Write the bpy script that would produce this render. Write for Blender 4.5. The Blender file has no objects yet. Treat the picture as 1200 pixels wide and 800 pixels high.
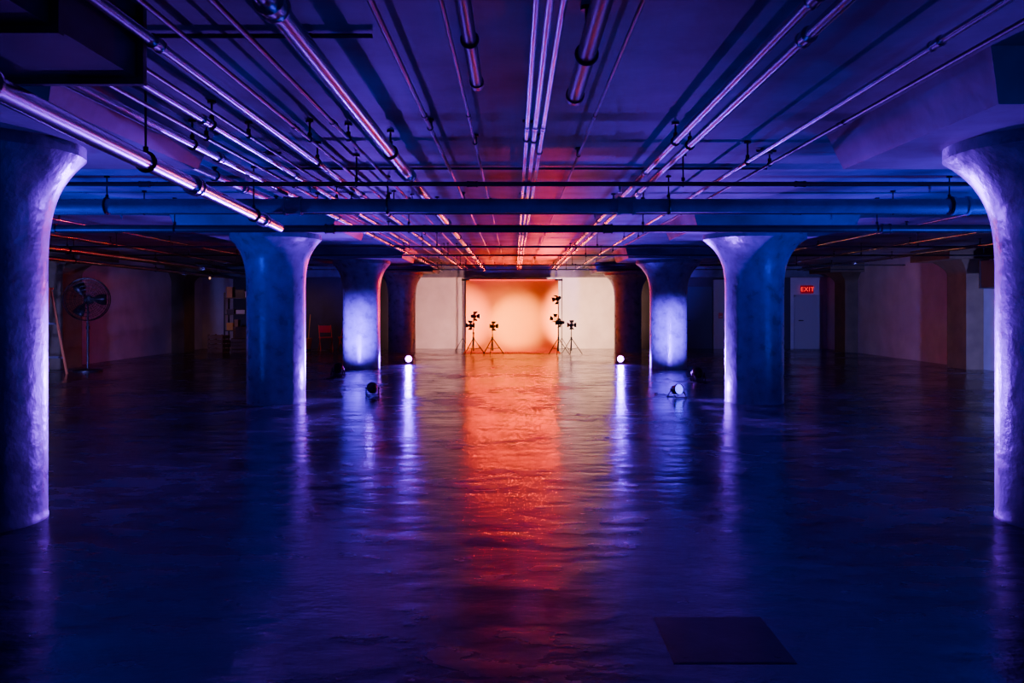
import bpy, bmesh, math, random
from mathutils import Vector, Matrix
random.seed(7)
C = bpy.context.scene.collection
CEIL = 2.95
EYE = 1.5

# ---------------------------------------------------------------- materials
def mat(name, base=(0.5,0.5,0.5), rough=0.5, metal=0.0, emis=None, estr=0.0,
        nscale=0, namt=0.0, bscale=0, bstr=0.0, rvar=0.0, spec=0.5, coat=0.0, bdist=0.02):
    m = bpy.data.materials.new(name); m.use_nodes = True
    nt = m.node_tree; N = nt.nodes; L = nt.links
    b = N["Principled BSDF"]
    b.inputs["Base Color"].default_value = (*base, 1)
    b.inputs["Roughness"].default_value = rough
    b.inputs["Metallic"].default_value = metal
    b.inputs["Specular IOR Level"].default_value = spec
    b.inputs["Coat Weight"].default_value = coat
    b.inputs["Coat Roughness"].default_value = 0.15
    if emis:
        b.inputs["Emission Color"].default_value = (*emis, 1)
        b.inputs["Emission Strength"].default_value = estr
    tc = N.new("ShaderNodeTexCoord")
    if nscale:
        n = N.new("ShaderNodeTexNoise"); n.inputs["Scale"].default_value = nscale
        n.inputs["Detail"].default_value = 6
        L.new(tc.outputs["Object"], n.inputs["Vector"])
        r = N.new("ShaderNodeValToRGB")
        r.color_ramp.elements[0].position = 0.3; r.color_ramp.elements[1].position = 0.7
        r.color_ramp.elements[0].color = (*[c*(1-namt) for c in base], 1)
        r.color_ramp.elements[1].color = (*[min(1,c*(1+namt*0.4)) for c in base], 1)
        L.new(n.outputs["Fac"], r.inputs["Fac"]); L.new(r.outputs["Color"], b.inputs["Base Color"])
        if rvar:
            mr = N.new("ShaderNodeMapRange")
            mr.inputs["From Min"].default_value = 0.3; mr.inputs["From Max"].default_value = 0.7
            mr.inputs["To Min"].default_value = max(0.02, rough-rvar); mr.inputs["To Max"].default_value = rough+rvar
            L.new(n.outputs["Fac"], mr.inputs["Value"]); L.new(mr.outputs["Result"], b.inputs["Roughness"])
    if bscale:
        n2 = N.new("ShaderNodeTexNoise"); n2.inputs["Scale"].default_value = bscale
        n2.inputs["Detail"].default_value = 5
        L.new(tc.outputs["Object"], n2.inputs["Vector"])
        bp = N.new("ShaderNodeBump"); bp.inputs["Strength"].default_value = bstr
        bp.inputs["Distance"].default_value = bdist
        L.new(n2.outputs["Fac"], bp.inputs["Height"]); L.new(bp.outputs["Normal"], b.inputs["Normal"])
    return m

M = {}
M['column'] = mat("painted_concrete_column", (0.25,0.25,0.33), 0.32, nscale=6, namt=0.38, bscale=10, bstr=0.42, rvar=0.08)
M['ceil'] = mat("ceiling_concrete", (0.20,0.20,0.28), 0.55, nscale=1.0, namt=0.8, bscale=9, bstr=0.12)
M['wall'] = mat("white_painted_wall", (0.7,0.7,0.7), 0.6, nscale=1.5, namt=0.2, bscale=8, bstr=0.3)
M['darkwall'] = mat("dark_wall", (0.05,0.05,0.07), 0.6, nscale=1.5, namt=0.3, bscale=8, bstr=0.3)
M['pilaster'] = mat("brown_pilaster_paint", (0.17,0.14,0.06), 0.6, nscale=3, namt=0.3)
M['pipe'] = mat("galvanised_pipe", (0.45,0.45,0.5), 0.24, 1.0)
M['wpipe'] = mat("painted_pipe", (0.20,0.18,0.26), 0.4, 0.0, nscale=4, namt=0.3)
M['dpipe'] = mat("black_iron_pipe", (0.035,0.035,0.04), 0.4, 0.3, nscale=6, namt=0.3)
M['black'] = mat("black_metal", (0.012,0.012,0.014), 0.4, 0.4)
M['duct'] = mat("dark_duct_metal", (0.05,0.05,0.06), 0.5, 0.5, nscale=3, namt=0.3)
M['paper'] = mat("backdrop_paper", (0.95,0.27,0.01), 0.8)
M['door'] = mat("dark_blue_door", (0.05,0.06,0.12), 0.5)
M['wdoor'] = mat("white_door", (0.5,0.5,0.5), 0.5)
M['violet'] = mat("violet_lens", (0.2,0.1,0.5), 0.3, emis=(0.42,0.05,1.0), estr=55)
M['violet2'] = mat("violet_lens_dim", (0.2,0.1,0.5), 0.3, emis=(0.06,0.03,1.0), estr=6)
M['warm'] = mat("orange_lens", (0.5,0.2,0.1), 0.3, emis=(1.0,0.25,0.05), estr=5)
M['redfill'] = mat("added_red_bar_glow", (0.5,0.05,0.03), 0.3, emis=(1.0,0.02,0.01), estr=2)  # glow of the added red tube on the crossbar
M['bulb'] = mat("added_warm_bulb", (0.8,0.7,0.6), 0.3, emis=(1.0,0.45,0.2), estr=1.0)
M['exitred'] = mat("exit_letter_glow", (0.6,0.02,0.02), 0.4, emis=(1.0,0.01,0.01), estr=1.8)
M['exitbox'] = mat("exit_sign_face", (0.10,0.005,0.005), 0.4, emis=(1.0,0.0,0.0), estr=0.12)
M['red'] = mat("red_plastic", (0.7,0.05,0.03), 0.4)
M['yellow'] = mat("yellow_plastic", (0.7,0.45,0.05), 0.45)
M['card'] = mat("cardboard", (0.35,0.22,0.12), 0.8, nscale=6, namt=0.2)
M['wood'] = mat("crate_wood", (0.25,0.14,0.06), 0.7, nscale=4, namt=0.4)
M['alu'] = mat("aluminium", (0.3,0.3,0.3), 0.4, 0.8)
M['orange'] = mat("orange_fibreglass", (0.5,0.16,0.04), 0.5)
M['hatch'] = mat("dull_steel_plate",(0.03,0.03,0.035),0.42,0.0,nscale=3,namt=0.4,bscale=5,bstr=0.25,spec=0.5)

# floor material
def floor_mat():
    m = bpy.data.materials.new("sealed_wet_concrete"); m.use_nodes = True
    nt = m.node_tree; N = nt.nodes; L = nt.links; b = N["Principled BSDF"]
    tc = N.new("ShaderNodeTexCoord")
    mp = N.new("ShaderNodeMapping"); mp.inputs["Scale"].default_value=(1,1.7,1)
    L.new(tc.outputs["Object"], mp.inputs["Vector"])
    def noise(scale, detail=6, rough=0.55, vec=None):
        n = N.new("ShaderNodeTexNoise"); n.inputs["Scale"].default_value = scale
        n.inputs["Detail"].default_value = detail; n.inputs["Roughness"].default_value = rough
        L.new(vec or tc.outputs["Object"], n.inputs["Vector"]); return n
    n1 = noise(0.5, 8, 0.6); n2 = noise(2.6, 6, 0.52, mp.outputs["Vector"]); n3 = noise(30, 3, 0.5); n4 = noise(1.0, 4, 0.5, mp.outputs["Vector"])
    cr = N.new("ShaderNodeValToRGB")
    cr.color_ramp.elements[0].position = 0.38; cr.color_ramp.elements[0].color = (0.014,0.014,0.026,1)
    cr.color_ramp.elements[1].position = 0.64; cr.color_ramp.elements[1].color = (0.09,0.09,0.13,1)
    mx = N.new("ShaderNodeMath"); mx.operation='ADD'
    h = N.new("ShaderNodeMath"); h.operation='MULTIPLY'; h.inputs[1].default_value=0.6
    h2 = N.new("ShaderNodeMath"); h2.operation='MULTIPLY'; h2.inputs[1].default_value=0.4
    L.new(n1.outputs["Fac"], h.inputs[0]); L.new(n2.outputs["Fac"], h2.inputs[0])
    L.new(h.outputs[0], mx.inputs[0]); L.new(h2.outputs[0], mx.inputs[1])
    L.new(mx.outputs[0], cr.inputs["Fac"]); L.new(cr.outputs["Color"], b.inputs["Base Color"])
    mr = N.new("ShaderNodeMapRange")
    mr.inputs["From Min"].default_value=0.40; mr.inputs["From Max"].default_value=0.61
    mr.inputs["To Min"].default_value=0.11; mr.inputs["To Max"].default_value=0.33
    L.new(mx.outputs[0], mr.inputs["Value"]); L.new(mr.outputs["Result"], b.inputs["Roughness"])
    b.inputs["Specular IOR Level"].default_value = 0.85
    a2 = N.new("ShaderNodeMath"); a2.operation='MULTIPLY_ADD'; a2.inputs[1].default_value=0.10
    L.new(n3.outputs["Fac"], a2.inputs[0]); L.new(n2.outputs["Fac"], a2.inputs[2])
    a3 = N.new("ShaderNodeMath"); a3.operation='MULTIPLY_ADD'; a3.inputs[1].default_value=0.8
    L.new(n4.outputs["Fac"], a3.inputs[0]); L.new(a2.outputs[0], a3.inputs[2])
    bp = N.new("ShaderNodeBump"); bp.inputs["Strength"].default_value=0.5; bp.inputs["Distance"].default_value=0.021
    L.new(a3.outputs[0], bp.inputs["Height"]); L.new(bp.outputs["Normal"], b.inputs["Normal"])
    return m
M['floor'] = floor_mat()

# ---------------------------------------------------------------- mesh helpers
def cyl(bm, p0, p1, r0, r1=None, seg=20, caps=True):
    r1 = r0 if r1 is None else r1
    p0 = Vector(p0); p1 = Vector(p1); d = p1-p0
    if d.length < 1e-6: return
    q = d.normalized().to_track_quat('Z','Y')
    a=[];b=[]
    for i in range(seg):
        t=2*math.pi*i/seg; u=Vector((math.cos(t),math.sin(t),0))
        a.append(bm.verts.new(p0+q@(u*r0))); b.append(bm.verts.new(p1+q@(u*r1)))
    for i in range(seg):
        j=(i+1)%seg; bm.faces.new((a[i],a[j],b[j],b[i]))
    if caps:
        bm.faces.new(list(reversed(a))); bm.faces.new(b)

def box(bm, lo, hi):
    vs=[]
    for z in (lo[2],hi[2]):
        for x,y in ((lo[0],lo[1]),(hi[0],lo[1]),(hi[0],hi[1]),(lo[0],hi[1])):
            vs.append(bm.verts.new(Vector((x,y,z))))
    for f in ((3,2,1,0),(4,5,6,7),(0,1,5,4),(1,2,6,5),(2,3,7,6),(3,0,4,7)):
        bm.faces.new([vs[i] for i in f])

def lathe(bm, prof, seg=64, closed=True):
    rings=[]
    for r,z in prof:
        rings.append([bm.verts.new((r*math.cos(2*math.pi*i/seg), r*math.sin(2*math.pi*i/seg), z)) for i in range(seg)])
    for a,b in zip(rings, rings[1:]):
        for i in range(seg):
            j=(i+1)%seg; bm.faces.new((a[i],a[j],b[j],b[i]))
    if closed:
        bm.faces.new(list(reversed(rings[0]))); bm.faces.new(rings[-1])

def torus(bm, c, R, r, axis=(0,0,1), seg=32, ms=6):
    q = Vector(axis).normalized().to_track_quat('Z','Y'); c=Vector(c)
    rings=[]
    for i in range(seg):
        t=2*math.pi*i/seg; ring=[]
        for k in range(ms):
            p=2*math.pi*k/ms
            ring.append(bm.verts.new(c+q@Vector(((R+r*math.cos(p))*math.cos(t),(R+r*math.cos(p))*math.sin(t),r*math.sin(p)))))
        rings.append(ring)
    for i in range(seg):
        a=rings[i]; b=rings[(i+1)%seg]
        for k in range(ms):
            l=(k+1)%ms; bm.faces.new((a[k],b[k],b[l],a[l]))

def fin(bm, name, m, parent=None, loc=(0,0,0), rot=None, bevel=0):
    if bevel:
        bmesh.ops.bevel(bm, geom=bm.edges[:], offset=bevel, segments=2, affect='EDGES')
    bmesh.ops.recalc_face_normals(bm, faces=bm.faces)
    me=bpy.data.meshes.new(name); bm.to_mesh(me); bm.free()
    me.polygons.foreach_set('use_smooth',[True]*len(me.polygons))
    me.set_sharp_from_angle(angle=math.radians(35))
    me.materials.append(m)
    o=bpy.data.objects.new(name,me); C.objects.link(o)
    o.location=loc
    if rot is not None:
        o.rotation_mode='QUATERNION'; o.rotation_quaternion=rot
    if parent: o.parent=parent
    return o

def empty(name, loc, label, cat, group=None):
    o=bpy.data.objects.new(name,None); o.empty_display_size=0.1; C.objects.link(o)
    o.location=loc; tag(o,label,cat,group); return o

def tag(o,label,cat,group=None):
    o["label"]=label; o["category"]=cat
    if group: o["group"]=group
    return o

def struct(o): o["kind"]="structure"; return o

def light(parent, loc, direction, kind, energy, color, size=0.1, spot=math.radians(120), blend=0.6, name="lamp_light"):
    l=bpy.data.lights.new(name,kind); l.energy=energy; l.color=color
    if kind=='SPOT': l.spot_size=spot; l.spot_blend=blend; l.shadow_soft_size=size
    elif kind=='AREA': l.shape='RECTANGLE'; l.size=size; l.size_y=0.05
    else: l.shadow_soft_size=size
    o=bpy.data.objects.new(name,l); C.objects.link(o); o.parent=parent; o.location=loc
    o.rotation_mode='QUATERNION'; o.rotation_quaternion=Vector(direction).to_track_quat('-Z','Y')
    return o

# ---------------------------------------------------------------- room shell
XW=11.34; Y0=-6.0; Y1=31.0
def slab(name,lo,hi,m,label,cat):
    bm=bmesh.new(); box(bm,lo,hi); o=fin(bm,name,m); struct(o); tag(o,label,cat); return o
slab("floor",(-XW-0.2,Y0-0.2,-0.2),(XW+0.2,Y1+0.2,0),M['floor'],"dark glossy sealed concrete floor with stains and ripples","floor")
slab("ceiling",(-XW-0.2,Y0-0.2,CEIL),(XW+0.2,Y1+0.2,CEIL+0.2),M['ceil'],"low raw concrete slab ceiling crossed by pipes","ceiling")
slab("wall_back",(-XW-0.2,Y1,0),(XW+0.2,Y1+0.2,CEIL),M['wall'],"white painted end wall","wall")
slab("wall_left",(-XW-0.2,Y0,0),(-XW,Y1,CEIL),M['wall'],"white painted side wall","wall")
slab("wall_right",(XW,Y0,0),(XW+0.2,Y1,CEIL),M['wall'],"white painted side wall","wall")
slab("wall_front",(-XW,Y0-0.2,0),(XW,Y0,CEIL),M['darkwall'],"dark painted wall","wall")
slab("trim_1",(-XW,30.45,2.58),(XW,Y1,CEIL),M['ceil'],"concrete beam along the end wall","beam")
slab("trim_2",(-10.2,30.93,0),(-3.75,30.998,2.58),M['darkwall'],"dark painted panel on the end wall","wall panel")
slab("trim_3",(3.75,30.93,0),(10.0,30.998,2.58),M['darkwall'],"dark painted panel on the end wall","wall panel")
slab("trim_4",(7.2,30.88,0),(7.75,30.928,2.5),M['wdoor'],"narrow white painted board on the dark panel","wall panel")

def pilaster(idx, side, y):
    bm=bmesh.new()
    w=0.46; d=0.42
    x0=side*XW
    xs=sorted((x0, x0-side*d))
    box(bm,(xs[0],y-w,0),(xs[1],y+w,2.3))
    prev=None
    steps=8
    for i in range(steps+1):
        t=i/steps; f=0.26*(1-math.cos(t*math.pi/2))
        z=2.3+0.35*t
        xi=x0-side*(d+f)
        ring=[bm.verts.new((x0,y-w-f,z)),bm.verts.new((xi,y-w-f,z)),bm.verts.new((xi,y+w+f,z)),bm.verts.new((x0,y+w+f,z))]
        if prev:
            for k in range(4):
                l=(k+1)%4; bm.faces.new((prev[k],prev[l],ring[l],ring[k]))
        prev=ring
    bm.faces.new(prev)
    xs=sorted((x0,x0-side*1.1))
    box(bm,(xs[0],y-1.0,2.65),(xs[1],y+1.0,CEIL))
    o=fin(bm,"trim_%d"%idx,M['pilaster']); struct(o); tag(o,"brown painted square wall pilaster with a bracket head","pilaster")
n=5
for s in (-1,1):
    for y in (13.53,21.09,28.65):
        pilaster(n,s,y); n+=1

def door(name,x0,x1,m,label,h=2.2,y=30.93):
    bm=bmesh.new()
    box(bm,(x0-0.05,y-0.05,0),(x0,y,h+0.05)); box(bm,(x1,y-0.05,0),(x1+0.05,y,h+0.05)); box(bm,(x0-0.05,y-0.05,h),(x1+0.05,y,h+0.05))
    root=fin(bm,name,m); struct(root); tag(root,label,"door")
    bm=bmesh.new(); box(bm,(x0,y-0.04,0.01),(x1,y-0.002,h)); fin(bm,"door_panel",m,root)
    bm=bmesh.new(); cyl(bm,(x0+0.12,y-0.04,1.02),(x0+0.12,y-0.1,1.02),0.02); cyl(bm,(x0+0.12,y-0.1,1.02),(x0+0.26,y-0.1,1.02),0.015)
    fin(bm,"door_handle",M['black'],root)
door("door_1",6.1,7.1,M['door'],"dark blue metal door with a lever handle")
door("door_2",10.2,11.15,M['wdoor'],"white metal exit door with a lever handle",1.9,31.0)

# ---------------------------------------------------------------- columns
def column(x,y):
    root=empty("column",(x,y,0),"round glossy painted concrete mushroom column with a flared head","column","mushroom columns of the hall")
    r=0.455; F=0.34 if x>0 else 0.25
    bm=bmesh.new()
    prof=[(r+0.004,0),(r+0.004,0.02),(r,0.03)]+[(r,0.03+1.72*i/24) for i in range(1,25)]
    lathe(bm,prof); fin(bm,"shaft",M['column'],root)
    bm=bmesh.new()
    prof=[(r,1.75)]
    for i in range(1,25):
        t=i/24
        prof.append((r+F*(0.3*t*t+0.7*t**4), 1.75+0.82*t))
    prof.append((r+F,2.65))
    lathe(bm,prof); fin(bm,"capital",M['column'],root)
    bm=bmesh.new()
    lo=[bm.verts.new((a*1.14,b*1.14,2.65)) for a,b in ((-1,-1),(1,-1),(1,1),(-1,1))]
    hi=[bm.verts.new((a*1.24,b*1.24,CEIL)) for a,b in ((-1,-1),(1,-1),(1,1),(-1,1))]
    bm.faces.new(lo); bm.faces.new(hi)
    for i in range(4): bm.faces.new((lo[i],lo[(i+1)%4],hi[(i+1)%4],hi[i]))
    fin(bm,"drop_panel",M['ceil'],root)
for k in range(4):
    y=5.97+7.56*k
    column(-3.78,y); column(3.80 if k else 3.88,y)

# ---------------------------------------------------------------- pipes
def pipe(p0,p1,r,m,label,name="pipe",coup=(),hang=(),group=None,cat="pipe",heads=()):
    p0=Vector(p0); p1=Vector(p1); d=(p1-p0)
    c=(p0+p1)/2
    bm=bmesh.new(); cyl(bm,p0-c,p1-c,r,seg=24)
    o=fin(bm,name,m,loc=c); tag(o,label,cat,group)
    u=d.normalized()
    for t in coup:
        p=p0+d*t-c
        bm=bmesh.new(); w=max(0.05,r*1.2)
        cyl(bm,p-u*w,p+u*w,r*1.22,seg=24)
        cyl(bm,p-u*w*1.02,p-u*w*0.7,r*1.38,seg=24); cyl(bm,p+u*w*0.7,p+u*w*1.02,r*1.38,seg=24)
        fin(bm,"coupling",m,o)
    for t in hang:
        p=p0+d*t-c
        bm=bmesh.new()
        torus(bm,p,r*1.15,max(0.007,r*0.16),axis=u,seg=20)
        cyl(bm,p+Vector((0,0,r*1.1)),Vector((p.x,p.y,CEIL-c.z)),0.008,seg=8)
        cyl(bm,p+Vector((0,0,r*1.15)),p+Vector((0,0,r*1.15+0.035)),0.018,seg=6)
        cyl(bm,Vector((p.x,p.y,CEIL-c.z-0.02)),Vector((p.x,p.y,CEIL-c.z)),0.03,seg=10)
        fin(bm,"hanger",M['black'],o)
    for t in heads:
        p=p0+d*t-c
        bm=bmesh.new()
        cyl(bm,p-Vector((0,0,r)),p-Vector((0,0,r+0.03)),0.014,seg=10)
        cyl(bm,p-Vector((0,0,r+0.03)),p-Vector((0,0,r+0.055)),0.006,seg=8)
        cyl(bm,p-Vector((0,0,r+0.055)),p-Vector((0,0,r+0.06)),0.02,seg=12)
        fin(bm,"sprinkler_head",M['alu'],o)
    return o

def lpipe(ratio,hz,r,m,label,y0=0.8,y1=29.5,coup=3,hstep=4.2,**k):
    x=ratio*hz; L=y1-y0
    cs=[(i+0.6)/(coup+0.2) for i in range(coup)]
    hs=[]; y=y0+random.uniform(1.5,3)
    while y<y1-0.2: hs.append((y-y0)/L); y+=hstep
    return pipe((x,y0,EYE+hz),(x,y1,EYE+hz),r,m,label,coup=cs,hang=hs,**k)
G1="long galvanised pipes under the slab"
GP="shiny galvanised steel pipe hung below the concrete slab"
GD="thin dark conduit under the concrete slab"
GT="thin conduits under the slab"
lpipe(-0.80,1.27,0.048,M['pipe'],GP,group=G1,coup=6)
lpipe(-0.985,1.33,0.016,M['dpipe'],GD,group=GT)
lpipe(-1.36,1.27,0.026,M['pipe'],GP,group=G1,coup=5)
lpipe(-1.22,1.30,0.014,M['dpipe'],GD,group=GT)
lpipe(-1.98,1.26,0.034,M['pipe'],GP,group=G1,coup=5,y0=4.3)
lpipe(-1.82,1.30,0.016,M['dpipe'],GD,group=GT,y0=4.5)
lpipe(-1.66,1.28,0.026,M['pipe'],GP,group=G1,y0=4.4,y1=17,coup=5)
lpipe(-1.55,1.34,0.014,M['dpipe'],GD,group=GT,y0=4.4)
lpipe(-0.47,1.38,0.016,M['dpipe'],GD,group=GT)
lpipe(-0.24,1.38,0.012,M['dpipe'],GD,group=GT)
lpipe(0.070,1.30,0.018,M['pipe'],GP,group="bundle of parallel conduits")
lpipe(0.115,1.30,0.020,M['pipe'],GP,group="bundle of parallel conduits")
lpipe(0.160,1.30,0.018,M['pipe'],GP,group="bundle of parallel conduits")
lpipe(0.42,1.38,0.012,M['dpipe'],GD,group=GT)
lpipe(0.97,1.30,0.028,M['pipe'],GP,group=G1,coup=6)
lpipe(1.08,1.30,0.030,M['pipe'],GP,group=G1,coup=5)
lpipe(1.60,1.27,0.020,M['pipe'],GP,group=G1,coup=5)
lpipe(1.78,1.33,0.014,M['dpipe'],GD,group=GT)
for ra,hz,r,ye in ((-0.168,1.22,0.032,4.66),(0.285,1.22,0.045,4.94)):
    x=ra*hz
    o=pipe((x,0.8,EYE+hz),(x,ye,EYE+hz),r,M['black'],"short black iron pipe with a capped end",coup=(0.4,),hang=(0.35,0.8),group="capped black pipes")
    bm=bmesh.new(); L=(ye-0.8)/2
    cyl(bm,(0,L-0.05,0),(0,L+0.01,0),r*1.2,seg=20); cyl(bm,(0,L+0.01,0),(0,L+0.03,0),r*0.8,seg=20)
    fin(bm,"end_cap",M['black'],o)
pipe((-2.02,1.0,EYE+0.95),(-2.80,10.15,EYE+0.95),0.056,M['pipe'],"thick shiny drain pipe crossing at a slight angle",coup=(0.28,0.62,0.9),hang=(0.15,0.5,0.85))
for x,hz,r in ((9.8,1.3,0.04),(8.2,1.33,0.025),(6.6,1.35,0.02)):
    lpipe(x/hz,hz,r,M['pipe'],GP,group="pipes along the side bays",y0=3)
for x,hz,r in ((-9.0,1.15,0.07),(-9.5,1.0,0.05),(-8.3,1.3,0.035),(-7.0,1.34,0.02)):
    lpipe(x/hz,hz,r,M['pipe'],GP,group="pipes along the side bays",y0=3)
pipe((-3.1,7.45,2.86),(-3.1,12.0,2.86),0.045,M['wpipe'],"short thick painted pipe with flanges",coup=(0.1,0.5,0.9),hang=(0.3,0.8))

def tpipe(y,hz,r,m,label,coup=4,hstep=3.1,x0=-10.8,x1=10.8,**k):
    L=x1-x0; cs=[(i+0.7)/(coup+0.3) for i in range(coup)]
    hs=[]; x=x0+1.1
    while x<x1: hs.append((x-x0)/L); x+=hstep
    return pipe((x0,y,EYE+hz),(x1,y,EYE+hz),r,m,label,coup=cs,hang=hs,**k)
tpipe(9.42,1.12,0.078,M['wpipe'],"thick painted pipe spanning the hall",coup=5,x0=-8.7)
tpipe(11.3,1.04,0.05,M['dpipe'],"dark iron pipe spanning the hall",coup=5,x0=-8.7)
tpipe(8.1,1.17,0.022,M['dpipe'],"thin dark iron pipe spanning the hall",coup=6,heads=[0.2,0.35,0.5,0.65,0.8],group="thin sprinkler pipes across the hall",x0=-8.8)
for y in (10.6,16.5,19.2,23.6,26.4):
    tpipe(y,1.17,0.018,M['dpipe'],"thin dark iron pipe spanning the hall",coup=4,heads=[0.2,0.35,0.5,0.65,0.8],group="thin sprinkler pipes across the hall",x0=-8.8)
pipe((-2.6,4.5,2.93),(-0.75,4.5,2.93),0.012,M['dpipe'],"short dark conduit fixed tight under the slab",coup=(0.2,0.8),group="short conduits under the slab")
pipe((-2.6,8.8,2.93),(2.6,8.8,2.93),0.012,M['dpipe'],"short dark conduit fixed tight under the slab",coup=(0.2,0.8),group="short conduits under the slab")
for (x,y) in ((-2.25,7.9),(2.3,7.8)):
    bm=bmesh.new(); cyl(bm,(0,0,-0.04),(0,0,0),0.05,seg=20); cyl(bm,(0,0,-0.048),(0,0,-0.04),0.055,seg=20); cyl(bm,(0.05,0,-0.02),(0.09,0,-0.02),0.012,seg=10); cyl(bm,(-0.05,0,-0.02),(-0.09,0,-0.02),0.012,seg=10)
    o=fin(bm,"junction_box",M['dpipe'],loc=(x,y,CEIL)); tag(o,"round metal electrical junction box on the slab","junction box","junction boxes under the slab")

bm=bmesh.new(); box(bm,(-0.55,-1.6,0),(0.55,1.6,0.35))
for yy in (-1.6,-0.4,0.8,1.56): box(bm,(-0.58,yy,-0.03),(0.58,yy+0.04,0.35))
o=fin(bm,"air_duct",M['duct'],loc=(-2.36,2.53,2.60)); tag(o,"dark rectangular sheet metal air duct with flanges","duct")
bm=bmesh.new(); box(bm,(-0.28,-1.8,0),(0.28,1.8,0.62))  # duct-shaped box stands in for a dark recess high on the wall
for yy in (-1.8,-0.6,0.6,1.76):
    box(bm,(-0.3,yy,-0.02),(0.28,yy+0.04,0.64))
    for xx in (-0.2,0.2): cyl(bm,(xx,yy+0.02,0.6),(xx,yy+0.02,0.998),0.01,seg=6)
o=fin(bm,"air_duct",M['duct'],loc=(11.02,17.9,1.95)); tag(o,"added dark box shaped as a duct, standing in for a dark recess by the side wall","duct")

# ---------------------------------------------------------------- stage par cans
def parcan(x,y,aim,lens,lights,size=1.0,label="black stage par lamp standing on the floor",group="floor stage lamps"):
    root=empty("stage_lamp",(x,y,0),label,"stage lamp",group)
    s=size; H0=0.17*s
    d=(Vector(aim)-Vector((x,y,H0))).normalized()
    q=d.to_track_quat('Z','Y'); piv=Vector((0,0,H0))
    az=math.atan2(d.y,d.x); side=Vector((-math.sin(az),math.cos(az),0))
    bm=bmesh.new(); f=Vector((math.cos(az),math.sin(az),0))
    for sg in (-1,1):
        e=side*0.135*s*sg
        cyl(bm,e+piv,e+f*0.16*s+Vector((0,0,0.012)),0.011*s,seg=8)
        cyl(bm,e+piv,e-f*0.16*s+Vector((0,0,0.012)),0.011*s,seg=8)
        cyl(bm,e*1.12+piv,e*0.9+piv,0.03*s,seg=12)
    for sg in (-1,1):
        cyl(bm,-side*0.145*s+f*0.16*s*sg+Vector((0,0,0.012)),side*0.145*s+f*0.16*s*sg+Vector((0,0,0.012)),0.012*s,seg=8)
    fin(bm,"yoke",M['black'],root)
    bm=bmesh.new()
    prof=[(0.03,-0.13),(0.06,-0.12),(0.085,-0.08),(0.09,-0.02),(0.115,0.04),(0.115,0.11),(0.105,0.11),(0.105,0.06)]
    lathe(bm,[(a*s,b*s) for a,b in prof],seg=28,closed=False)
    c0=[v for v in bm.verts][:28]; bm.faces.new(list(reversed(c0)))
    for k in range(5):
        torus(bm,(0,0,(-0.11+0.02*k)*s),0.088*s,0.004*s,seg=24,ms=5)
    fin(bm,"lamp_body",M['black'],root,loc=piv,rot=q)
    bm=bmesh.new(); lathe(bm,[(0.104*s,0.075*s),(0.09*s,0.09*s),(0.05*s,0.102*s),(0.005*s,0.106*s)],seg=28)
    fin(bm,"lens",M[lens],root,loc=piv,rot=q)
    bm=bmesh.new(); pts=[]
    for i in range(14):
        t=i/13; pts.append(piv*(1-min(1,t*3))-f*(0.14*s+0.6*t)+side*0.1*math.sin(t*7)+Vector((0,0,0.01)))
    for a,b in zip(pts,pts[1:]): cyl(bm,a,b,0.007,seg=6)
    fin(bm,"cable",M['black'],root)
    for (am,en,col,cone,bl) in lights:
        dd=(Vector(am)-Vector((x,y,H0))).normalized()
        pos = piv+d*0.16*s+dd*0.01 if dd.dot(d)>0.5 else piv+Vector((0,0,0.2*s))+dd*0.05  # off-axis beams are added spots floating above the can
        light(root,pos,dd,'SPOT',en,col,0.07*s,math.radians(cone),bl)
    return root
VI=(0.20,0.01,1.0); VB=(0.12,0.01,1.0); BL=(0.0,0.025,1.0); MV=(0.20,0.17,1.0)
for s in (-1,1):
    parcan(s*2.8,22.6,(s*2.3,8,1.6),'violet',[
        ((s*4.0,11,1.6),11000,VI,20,0.9),
        ((s*1.6,15,2.9),420,(0.07,0.0,1.0),130,0.9),
        ((s*2.8,20.6,0.0),110,(0.3,0.0,1.0),120,0.9)],0.78,"black stage par lamp glowing bright violet")
parcan(-2.4,14.4,(-3.70,20.4,1.3),'violet2',[
    ((-3.72,21.0,1.05),1300,VB,18,1.0),
    ((-3.6,5.97,1.2),5500,VI,34,0.8),
    ((4.0,5.97,1.4),4500,VI,20,0.8),
    ((-3.7,13.3,1.3),1000,VI,140,0.9)],0.78)
parcan(2.7,14.2,(4.0,11.0,0.7),'violet2',[
    ((4.0,5.97,1.2),6500,VI,34,0.8),
    ((-3.8,5.97,1.4),4500,VI,20,0.8),
    ((3.8,13.4,1.3),1000,VI,140,0.9)],0.78,"black stage par lamp with a violet glowing lens")
parcan(-3.85,18.6,(-3.76,21.0,1.2),'violet2',[((-3.76,20.9,0.95),4400,VB,46,1.0)],0.9)
parcan(3.72,17.3,(3.78,21.0,1.2),'violet2',[((3.78,20.9,0.95),8000,VB,30,1.0)],0.9)
for x in (-7.2,7.2):  # added lamps out of view: blue ceiling fill and side wall fill
    parcan(x,9.0,(x*0.8,9.5,3),'violet2',[((x*0.8,9.5,3),1300,BL,140,0.9)],1.0,"added off-frame par lamp filling the ceiling with blue light")
    parcan(x*0.85,2.6,(x*0.7,3.2,3),'violet2',[((x*0.7,3.8,3),210,(0.0,0.02,1.0),130,0.9)],1.0,"added off-frame par lamp filling the ceiling with blue light")
    parcan(x/7.2*9.8,15.4,(x/7.2*11.3,24,1.2),'violet2',[((x/7.2*11.3,22,1.2),1500 if x>0 else 900,MV,60,0.9)],1.0,"added off-frame par lamp as fill along the side wall")
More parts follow.
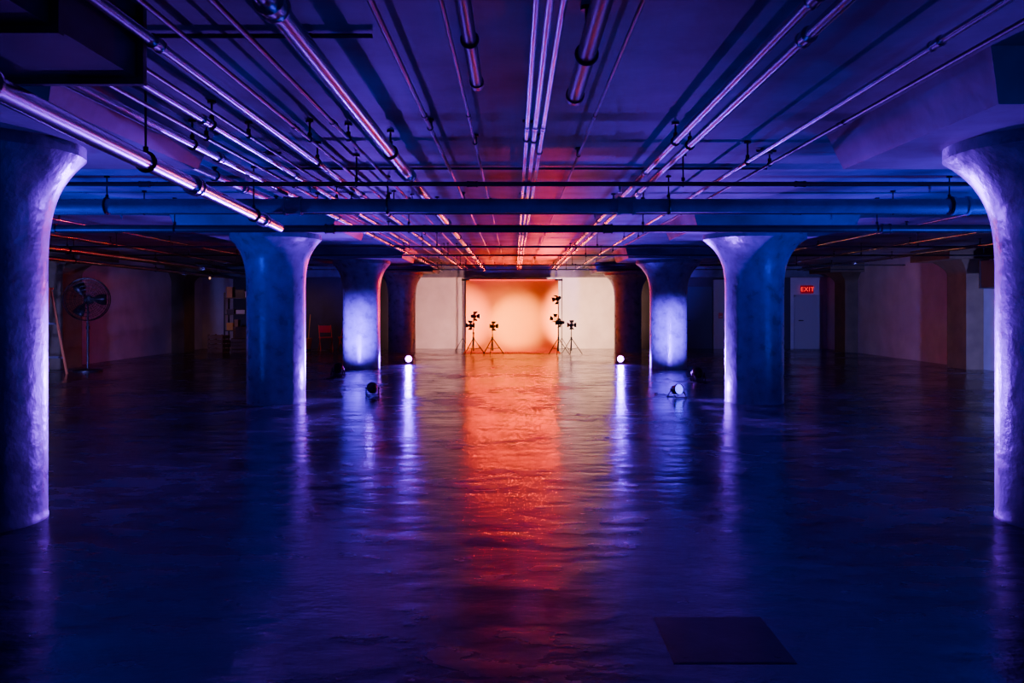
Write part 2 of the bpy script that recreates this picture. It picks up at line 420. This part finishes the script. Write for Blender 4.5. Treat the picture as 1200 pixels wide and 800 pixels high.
parcan(0.0,-3.0,(0,9.0,2.5),'violet2',[((0,9.4,2.5),240,(0.05,0.03,1.0),48,0.9)],1.0,"added unseen par lamp sending blue fill down the hall")  # added behind the camera, blue fill for pipes and column fronts

# ---------------------------------------------------------------- backdrop
root=empty("photo_backdrop",(-0.08,29.2,0),"orange seamless paper backdrop hung from a crossbar","backdrop")
bm=bmesh.new(); W=1.58; prof=[]
prof.append((0,2.42)); 
for i in range(1,12): prof.append((0,2.42-1.9*i/11))
for i in range(1,13):
    a=i/12*math.pi/2; prof.append((-0.5*(1-math.cos(a)),0.52-0.5*math.sin(a)))
prof.append((-1.5,0.012))
NX=24; rows=[]
for (yy,zz) in prof:
    row=[]
    for i in range(NX+1):
        t=i/NX; w=0.012*math.sin(t*9)*(zz/2.4)
        row.append(bm.verts.new((-W+2*W*t,yy+w,max(zz,0.012))))
    rows.append(row)
for a,b in zip(rows,rows[1:]):
    for i in range(NX): bm.faces.new((a[i],a[i+1],b[i+1],b[i]))
fin(bm,"paper_sheet",M['paper'],root)
bm=bmesh.new(); cyl(bm,(-W-0.15,0.03,2.44),(W+0.15,0.03,2.44),0.03); fin(bm,"crossbar",M['black'],root)
for sx in (-1,1):
    bm=bmesh.new(); X=sx*(W+0.12)
    cyl(bm,(X,0.03,0.1),(X,0.03,2.5),0.015,seg=10)
    for k in range(3):
        a=k*2*math.pi/3+0.5; cyl(bm,(X,0.03,0.45),(X+0.3*math.cos(a),0.03+0.3*math.sin(a),0.012),0.010,seg=8)
    fin(bm,"support_stand",M['black'],root)
bm=bmesh.new(); cyl(bm,(-1.45,-0.07,2.43),(1.45,-0.07,2.43),0.022,seg=12); fin(bm,"added_red_bar",M['redfill'],root)  # added red tube, widens the red floor reflection
light(root,(0,-0.10,2.42),(0,-1,-0.12),'AREA',105,(1.0,0.012,0.0),2.9)  # red light of the added tube, on floor and ceiling

# ---------------------------------------------------------------- light stands
def stand(x,y,h,heads,label):
    root=empty("light_stand",(x,y,0),label,"light stand","studio light stands")
    bm=bmesh.new(); cyl(bm,(0,0,0.12),(0,0,h*0.55),0.020,seg=12); cyl(bm,(0,0,h*0.5),(0,0,h),0.015,seg=12)
    cyl(bm,(0,0,h*0.53),(0,0,h*0.57),0.03,seg=12); cyl(bm,(0,0,0.5),(0,0,0.56),0.03,seg=12)
    fin(bm,"pole",M['black'],root)
    for k in range(3):
        a=k*2*math.pi/3+0.35; e=Vector((0.38*math.cos(a),0.38*math.sin(a),0.012))
        bm=bmesh.new(); cyl(bm,(0,0,0.53),e,0.014,seg=8); cyl(bm,(0,0,0.18),e*0.6+Vector((0,0,0.2)),0.010,seg=8)
        fin(bm,"leg",M['black'],root)
    S=0.72
    for (z,side,aim,en,col,sp,sz) in heads:
        hp=Vector((side*0.13,0,z)); d=(Vector(aim)-Vector((x,y,0))-hp).normalized(); q=d.to_track_quat('Z','Y')
        bm=bmesh.new()
        lathe(bm,[(a*S,b*S) for a,b in [(0.05,-0.14),(0.075,-0.12),(0.08,0.02),(0.1,0.07),(0.1,0.09)]],seg=20)
        fin(bm,"lamp_head",M['black'],root,loc=hp,rot=q)
        bm=bmesh.new(); lathe(bm,[(0.085*S,0.091*S),(0.05*S,0.1*S),(0.005*S,0.103*S)],seg=20)
        fin(bm,"lens",M['warm'],root,loc=hp,rot=q)
        bm=bmesh.new()
        for k in range(4):
            R=Matrix.Rotation(k*math.pi/2,3,'Z')
            pts=[Vector((-0.07,0.1,0.09))*S,Vector((0.07,0.1,0.09))*S,Vector((0.11,0.2,0.2))*S,Vector((-0.11,0.2,0.2))*S]
            vs=[bm.verts.new(R@p) for p in pts]+[bm.verts.new(R@(p+Vector((0,0.006,-0.003)))) for p in pts]
            for f in ((0,1,2,3),(7,6,5,4),(0,4,5,1),(1,5,6,2),(2,6,7,3),(3,7,4,0)): bm.faces.new([vs[i] for i in f])
        fin(bm,"barn_door",M['black'],root,loc=hp,rot=q)
        bm=bmesh.new(); cyl(bm,(0,0,z-0.02),hp,0.011,seg=8); cyl(bm,(0,0,z-0.06),(0,0,z+0.04),0.022,seg=10)
        fin(bm,"bracket",M['black'],root)
        if en: light(root,hp+d*0.2,d,'SPOT',en,col,sz,math.radians(sp),0.8)
OR=(1.0,0.62,0.04); OE=(1.0,0.36,0.03); WP=(1.0,0.46,0.28); WL=(1.0,0.38,0.32); RD=(1.0,0.01,0.02)
stand(-1.30,27.0,1.25,[(1.22,0,(-0.2,29.2,1.2),200,OE,95,0.06),(0.92,-0.6,(-2.4,31,1.2),1100,WL,74,0.06)],"black light stand with barn-door lamps aimed at the backdrop")
stand(-0.70,27.1,0.92,[(0.9,0,(-0.05,29.2,0.95),800,OR,58,0.06)],"low black light stand with a barn-door lamp aimed at the backdrop")
stand(1.38,26.9,1.80,[(1.78,0.0,(-0.05,29.2,0.95),400,OR,62,0.06),(1.10,-0.6,(-0.2,24.0,2.95),1900,RD,84,0.06),(1.02,0.8,(-0.5,29.2,0.8),0,OR,100,0.06)],"tall black light stand carrying several barn-door lamps")
stand(1.80,27.05,0.95,[(0.93,0,(2.4,31,1.3),2600,WP,74,0.06)],"low black light stand with a lamp aimed at the white wall")

# ---------------------------------------------------------------- exit sign
root=empty("exit_sign",(10.6,30.99,2.0),"small dim glowing red exit sign above the white door","exit sign")
bm=bmesh.new(); box(bm,(-0.22,-0.1,0),(0.22,0.01,0.29)); fin(bm,"sign_box",M['exitbox'],root)
cu=bpy.data.curves.new("txt",'FONT'); cu.body="EXIT"; cu.size=0.22; cu.align_x='CENTER'; cu.align_y='CENTER'; cu.extrude=0.006; cu.offset=0.0; cu.space_character=1.12
to=bpy.data.objects.new("tmp",cu); C.objects.link(to)
bpy.context.view_layer.update()
me=bpy.data.meshes.new_from_object(to.evaluated_get(bpy.context.evaluated_depsgraph_get()))
bpy.data.objects.remove(to)
me.materials.clear(); me.materials.append(M['exitred'])
o=bpy.data.objects.new("sign_letters",me); C.objects.link(o); o.parent=root; o.location=(0,-0.107,0.145); o.rotation_euler=(math.pi/2,0,0)

# ---------------------------------------------------------------- pedestal fan
root=empty("pedestal_fan",(-10.0,20.0,0),"large black industrial pedestal fan with a wire cage","fan")
bm=bmesh.new(); lathe(bm,[(0.32,0),(0.32,0.03),(0.26,0.05),(0.05,0.07)],seg=32); fin(bm,"base",M['black'],root)
bm=bmesh.new(); cyl(bm,(0,0,0.05),(0,0,1.15),0.03); cyl(bm,(0,0,1.0),(0,0,1.66),0.022); cyl(bm,(0,0,0.98),(0,0,1.06),0.045); fin(bm,"pole",M['black'],root)
q=Vector((0.25,-1,0.05)).normalized().to_track_quat('Z','Y')
bm=bmesh.new(); lathe(bm,[(0.05,-0.22),(0.1,-0.2),(0.11,-0.04),(0.08,0.0)],seg=24); fin(bm,"motor",M['black'],root,loc=(0,0,1.68),rot=q)
bm=bmesh.new()
for zz,sc in ((0.0,1),(0.17,1)):
    for R in (0.49,0.40,0.31,0.22,0.13): torus(bm,(0,0,zz+(0.05 if R<0.45 else 0)*(1 if zz else -1)),R,0.005 if R<0.45 else 0.012,seg=40,ms=5)
    for k in range(24):
        a=2*math.pi*k/24; dz=0.05*(1 if zz else -1)
        cyl(bm,(0.08*math.cos(a),0.08*math.sin(a),zz+dz),(0.40*math.cos(a),0.40*math.sin(a),zz+dz),0.0035,seg=5)
        cyl(bm,(0.40*math.cos(a),0.40*math.sin(a),zz+dz),(0.49*math.cos(a),0.49*math.sin(a),zz),0.0035,seg=5)
for k in range(24):
    a=2*math.pi*k/24; cyl(bm,(0.49*math.cos(a),0.49*math.sin(a),0),(0.49*math.cos(a),0.49*math.sin(a),0.17),0.004,seg=5)
fin(bm,"cage",M['black'],root,loc=(0,0,1.68),rot=q)
for k in range(3):
    bm=bmesh.new(); a0=k*2*math.pi/3
    va=[];vb=[]
    for i in range(8):
        r=0.06+0.37*i/7; w=0.22+0.35*math.sin(i/7*2.6)
        for lst,sg in ((va,-1),(vb,1)):
            a=a0+sg*w*0.7; lst.append(bm.verts.new((r*math.cos(a),r*math.sin(a),0.085+sg*0.035)))
    for i in range(7): bm.faces.new((va[i],va[i+1],vb[i+1],vb[i]))
    o=fin(bm,"blade",M['black'],root,loc=(0,0,1.68),rot=q)
    sm=o.modifiers.new("th",'SOLIDIFY'); sm.thickness=0.006

# ---------------------------------------------------------------- ladder
root=empty("step_ladder",(-10.35,18.7,0),"open orange fibreglass step ladder","ladder")
def rail(a,b,nm,m):
    bm=bmesh.new(); cyl(bm,a,b,0.028,seg=6); fin(bm,nm,m,root)
H=1.9
for sx in (-1,1):
    rail((sx*0.28,-0.5,0),(sx*0.17,-0.03,H),"side_rail",M['orange'])
    rail((sx*0.28,0.5,0),(sx*0.17,0.03,H),"side_rail",M['orange'])
for i in range(6):
    t=(i+1)/7; w=0.28-0.11*t; y=-0.5+0.47*t
    bm=bmesh.new(); box(bm,(-w,y-0.04,H*t-0.012),(w,y+0.05,H*t+0.012)); fin(bm,"step",M['alu'],root)
for t in (0.2,0.6):
    w=0.28-0.11*t; y=0.5-0.47*t; rail((-w,y,H*t),(w,y,H*t),"cross_brace",M['alu'])
bm=bmesh.new(); box(bm,(-0.2,-0.1,H-0.01),(0.2,0.1,H+0.03)); fin(bm,"top_cap",M['orange'],root)

# ---------------------------------------------------------------- shelving unit and clutter
def shelf(x,y):
    root=empty("shelving_unit",(x,y,0),"open metal shelving unit loaded with boxes","shelf")
    bm=bmesh.new()
    for sx in (-0.55,0.55):
        for sy in (-0.22,0.22): box(bm,(sx-0.02,sy-0.02,0),(sx+0.02,sy+0.02,2.0))
    fin(bm,"frame",M['duct'],root)
    for z in (0.15,0.7,1.25,1.8):
        bm=bmesh.new(); box(bm,(-0.57,-0.24,z),(0.57,0.24,z+0.03)); fin(bm,"shelf_board",M['duct'],root)
    mats=['card','duct','yellow','darkwall','wdoor','black','wood']
    for z in (0.18,0.73,1.28,1.83):
        xx=-0.5
        while xx<0.36:
            w=random.uniform(0.08,0.3); h=random.uniform(0.1,0.42)
            bm=bmesh.new(); box(bm,(-w/2,-0.15,0),(w/2,0.15,h)); box(bm,(-w/2-0.006,-0.156,h-0.05),(w/2+0.006,0.156,h+0.004))
            o=fin(bm,"storage_box",M[random.choice(mats)],loc=(x+xx+w/2,y,z)); tag(o,"lidded storage box on a metal shelf","box","boxes on the metal shelving")
            xx+=w+random.uniform(0.03,0.12)
shelf(-9.2,28.9)
def crate(x,y,z,w,h,rz):
    root=empty("wooden_crate",(x,y,z),"rough slatted wooden crate standing by the shelving","crate","wooden crates"); root.rotation_euler=(0,0,rz)
    bm=bmesh.new(); box(bm,(-w/2,-w/2,0),(w/2,w/2,0.02))
    for sx in (-1,1):
        for sy in (-1,1): box(bm,(sx*(w/2-0.02)-0.02,sy*(w/2-0.02)-0.02,0.02),(sx*(w/2-0.02)+0.02,sy*(w/2-0.02)+0.02,h))
    fin(bm,"frame",M['wood'],root)
    for i in range(4):
        z0=0.04+i*(h-0.04)/4; bm=bmesh.new(); e=w/2; hh=(h-0.04)/4*0.78
        box(bm,(-e,-e-0.012,z0),(e,-e,z0+hh)); box(bm,(-e,e,z0),(e,e+0.012,z0+hh)); box(bm,(-e-0.012,-e,z0),(-e,e,z0+hh)); box(bm,(e,-e,z0),(e+0.012,e,z0+hh))
        fin(bm,"slat",M['wood'],root)
crate(-8.95,27.9,0,0.55,0.5,0.2); crate(-8.93,27.88,0.5,0.42,0.38,0.5); crate(-9.7,28.0,0,0.5,0.62,-0.15)
for (x,y,z,en) in ((-9.75,27.3,2.45,10),(-7.65,28.4,2.45,20)):  # bulbs added to bring warm light to shelving and chairs
    root=empty("added_fill_bulb",(x,y,CEIL),"added dim warm bulb on a short cord, lighting the clutter","bulb","added fill bulbs")
    bm=bmesh.new(); cyl(bm,(0,0,0),(0,0,z-CEIL+0.08),0.006,seg=6); cyl(bm,(0,0,z-CEIL+0.1),(0,0,z-CEIL+0.04),0.022,seg=12); cyl(bm,(0,0,-0.02),(0,0,0),0.04,seg=14); fin(bm,"cord",M['black'],root)
    bm=bmesh.new(); zz=z-CEIL; lathe(bm,[(0.012,zz+0.04),(0.02,zz+0.02),(0.03,zz-0.01),(0.03,zz-0.03),(0.018,zz-0.05),(0.003,zz-0.055)],seg=16); fin(bm,"bulb_glass",M['bulb'],root)
    light(root,(0,0,zz-0.1),(0.1,0.8,-0.9),'SPOT',en*2,(1.0,0.38,0.20),0.04,math.radians(110),0.8)

def chair(x,y,rz,m,label):
    root=empty("folding_chair",(x,y,0),label,"chair"); root.rotation_euler=(0,0,rz)
    bm=bmesh.new(); box(bm,(-0.21,-0.2,0.44),(0.21,0.2,0.47)); fin(bm,"seat",m,root,bevel=0.008)
    bm=bmesh.new(); box(bm,(-0.2,0.2,0.62),(0.2,0.225,0.86)); fin(bm,"backrest",m,root,bevel=0.008)
    for sx in (-0.21,0.21):
        for a,b in (((sx,-0.22,0),(sx,0.21,0.88)),((sx,0.26,0),(sx,-0.16,0.45))):
            bm=bmesh.new(); cyl(bm,a,b,0.013,seg=8); fin(bm,"leg",m,root)
chair(-6.55,29.6,0.4,M['red'],"red metal folding chair")
chair(-5.9,29.9,-0.3,M['red'],"red metal folding chair beside another")
root=empty("mop_bucket",(-7.15,29.3,0),"yellow wheeled mop bucket with a handle","bucket")
bm=bmesh.new(); lathe(bm,[(0.14,0.07),(0.19,0.42),(0.2,0.42),(0.2,0.44),(0.175,0.44),(0.13,0.1)],seg=24); fin(bm,"body",M['yellow'],root)
bm=bmesh.new(); cyl(bm,(0.05,0,0.1),(0.1,0.15,1.25),0.013,seg=8); fin(bm,"handle",M['yellow'],root)
for k in range(4):
    a=k*math.pi/2+0.7; bm=bmesh.new(); cyl(bm,(0.13*math.cos(a),0.13*math.sin(a)-0.012,0.035),(0.13*math.cos(a),0.13*math.sin(a)+0.012,0.035),0.035,seg=14); cyl(bm,(0.13*math.cos(a),0.13*math.sin(a),0.05),(0.12*math.cos(a),0.12*math.sin(a),0.1),0.01,seg=6); fin(bm,"caster",M['black'],root)

root=empty("fire_alarm",(7.45,30.88,1.1),"small red fire alarm pull box on a white board","fire alarm")
bm=bmesh.new(); box(bm,(-0.07,-0.06,0),(0.07,0,0.2)); fin(bm,"housing",M['red'],root,bevel=0.008)
bm=bmesh.new(); box(bm,(-0.045,-0.075,0.05),(0.045,-0.058,0.08)); fin(bm,"pull_bar",M['wdoor'],root)

bm=bmesh.new(); box(bm,(-0.26,-0.27,0),(0.26,0.27,0.002)); box(bm,(-0.25,-0.26,0.002),(0.25,0.26,0.003))
for sx in (-0.2,0.2): cyl(bm,(sx,-0.2,0.003),(sx,-0.2,0.004),0.015,seg=12)
o=fin(bm,"floor_hatch",M['hatch'],loc=(0.93,3.86,0.0)); tag(o,"dark flat metal access plate set on the concrete floor","hatch")

# ---------------------------------------------------------------- world, camera
w=bpy.data.worlds.new("world"); w.use_nodes=True; bpy.context.scene.world=w
w.node_tree.nodes["Background"].inputs[0].default_value=(0.01,0.012,0.06,1); w.node_tree.nodes["Background"].inputs[1].default_value=0.3
cd=bpy.data.cameras.new("camera"); cd.lens=30; cd.sensor_width=36; cd.shift_y=-40/1200; cd.shift_x=-3/1200
cam=bpy.data.objects.new("camera",cd); C.objects.link(cam); cam.location=(0,0,EYE); cam.rotation_euler=(math.pi/2,0,0)
bpy.context.scene.camera=cam
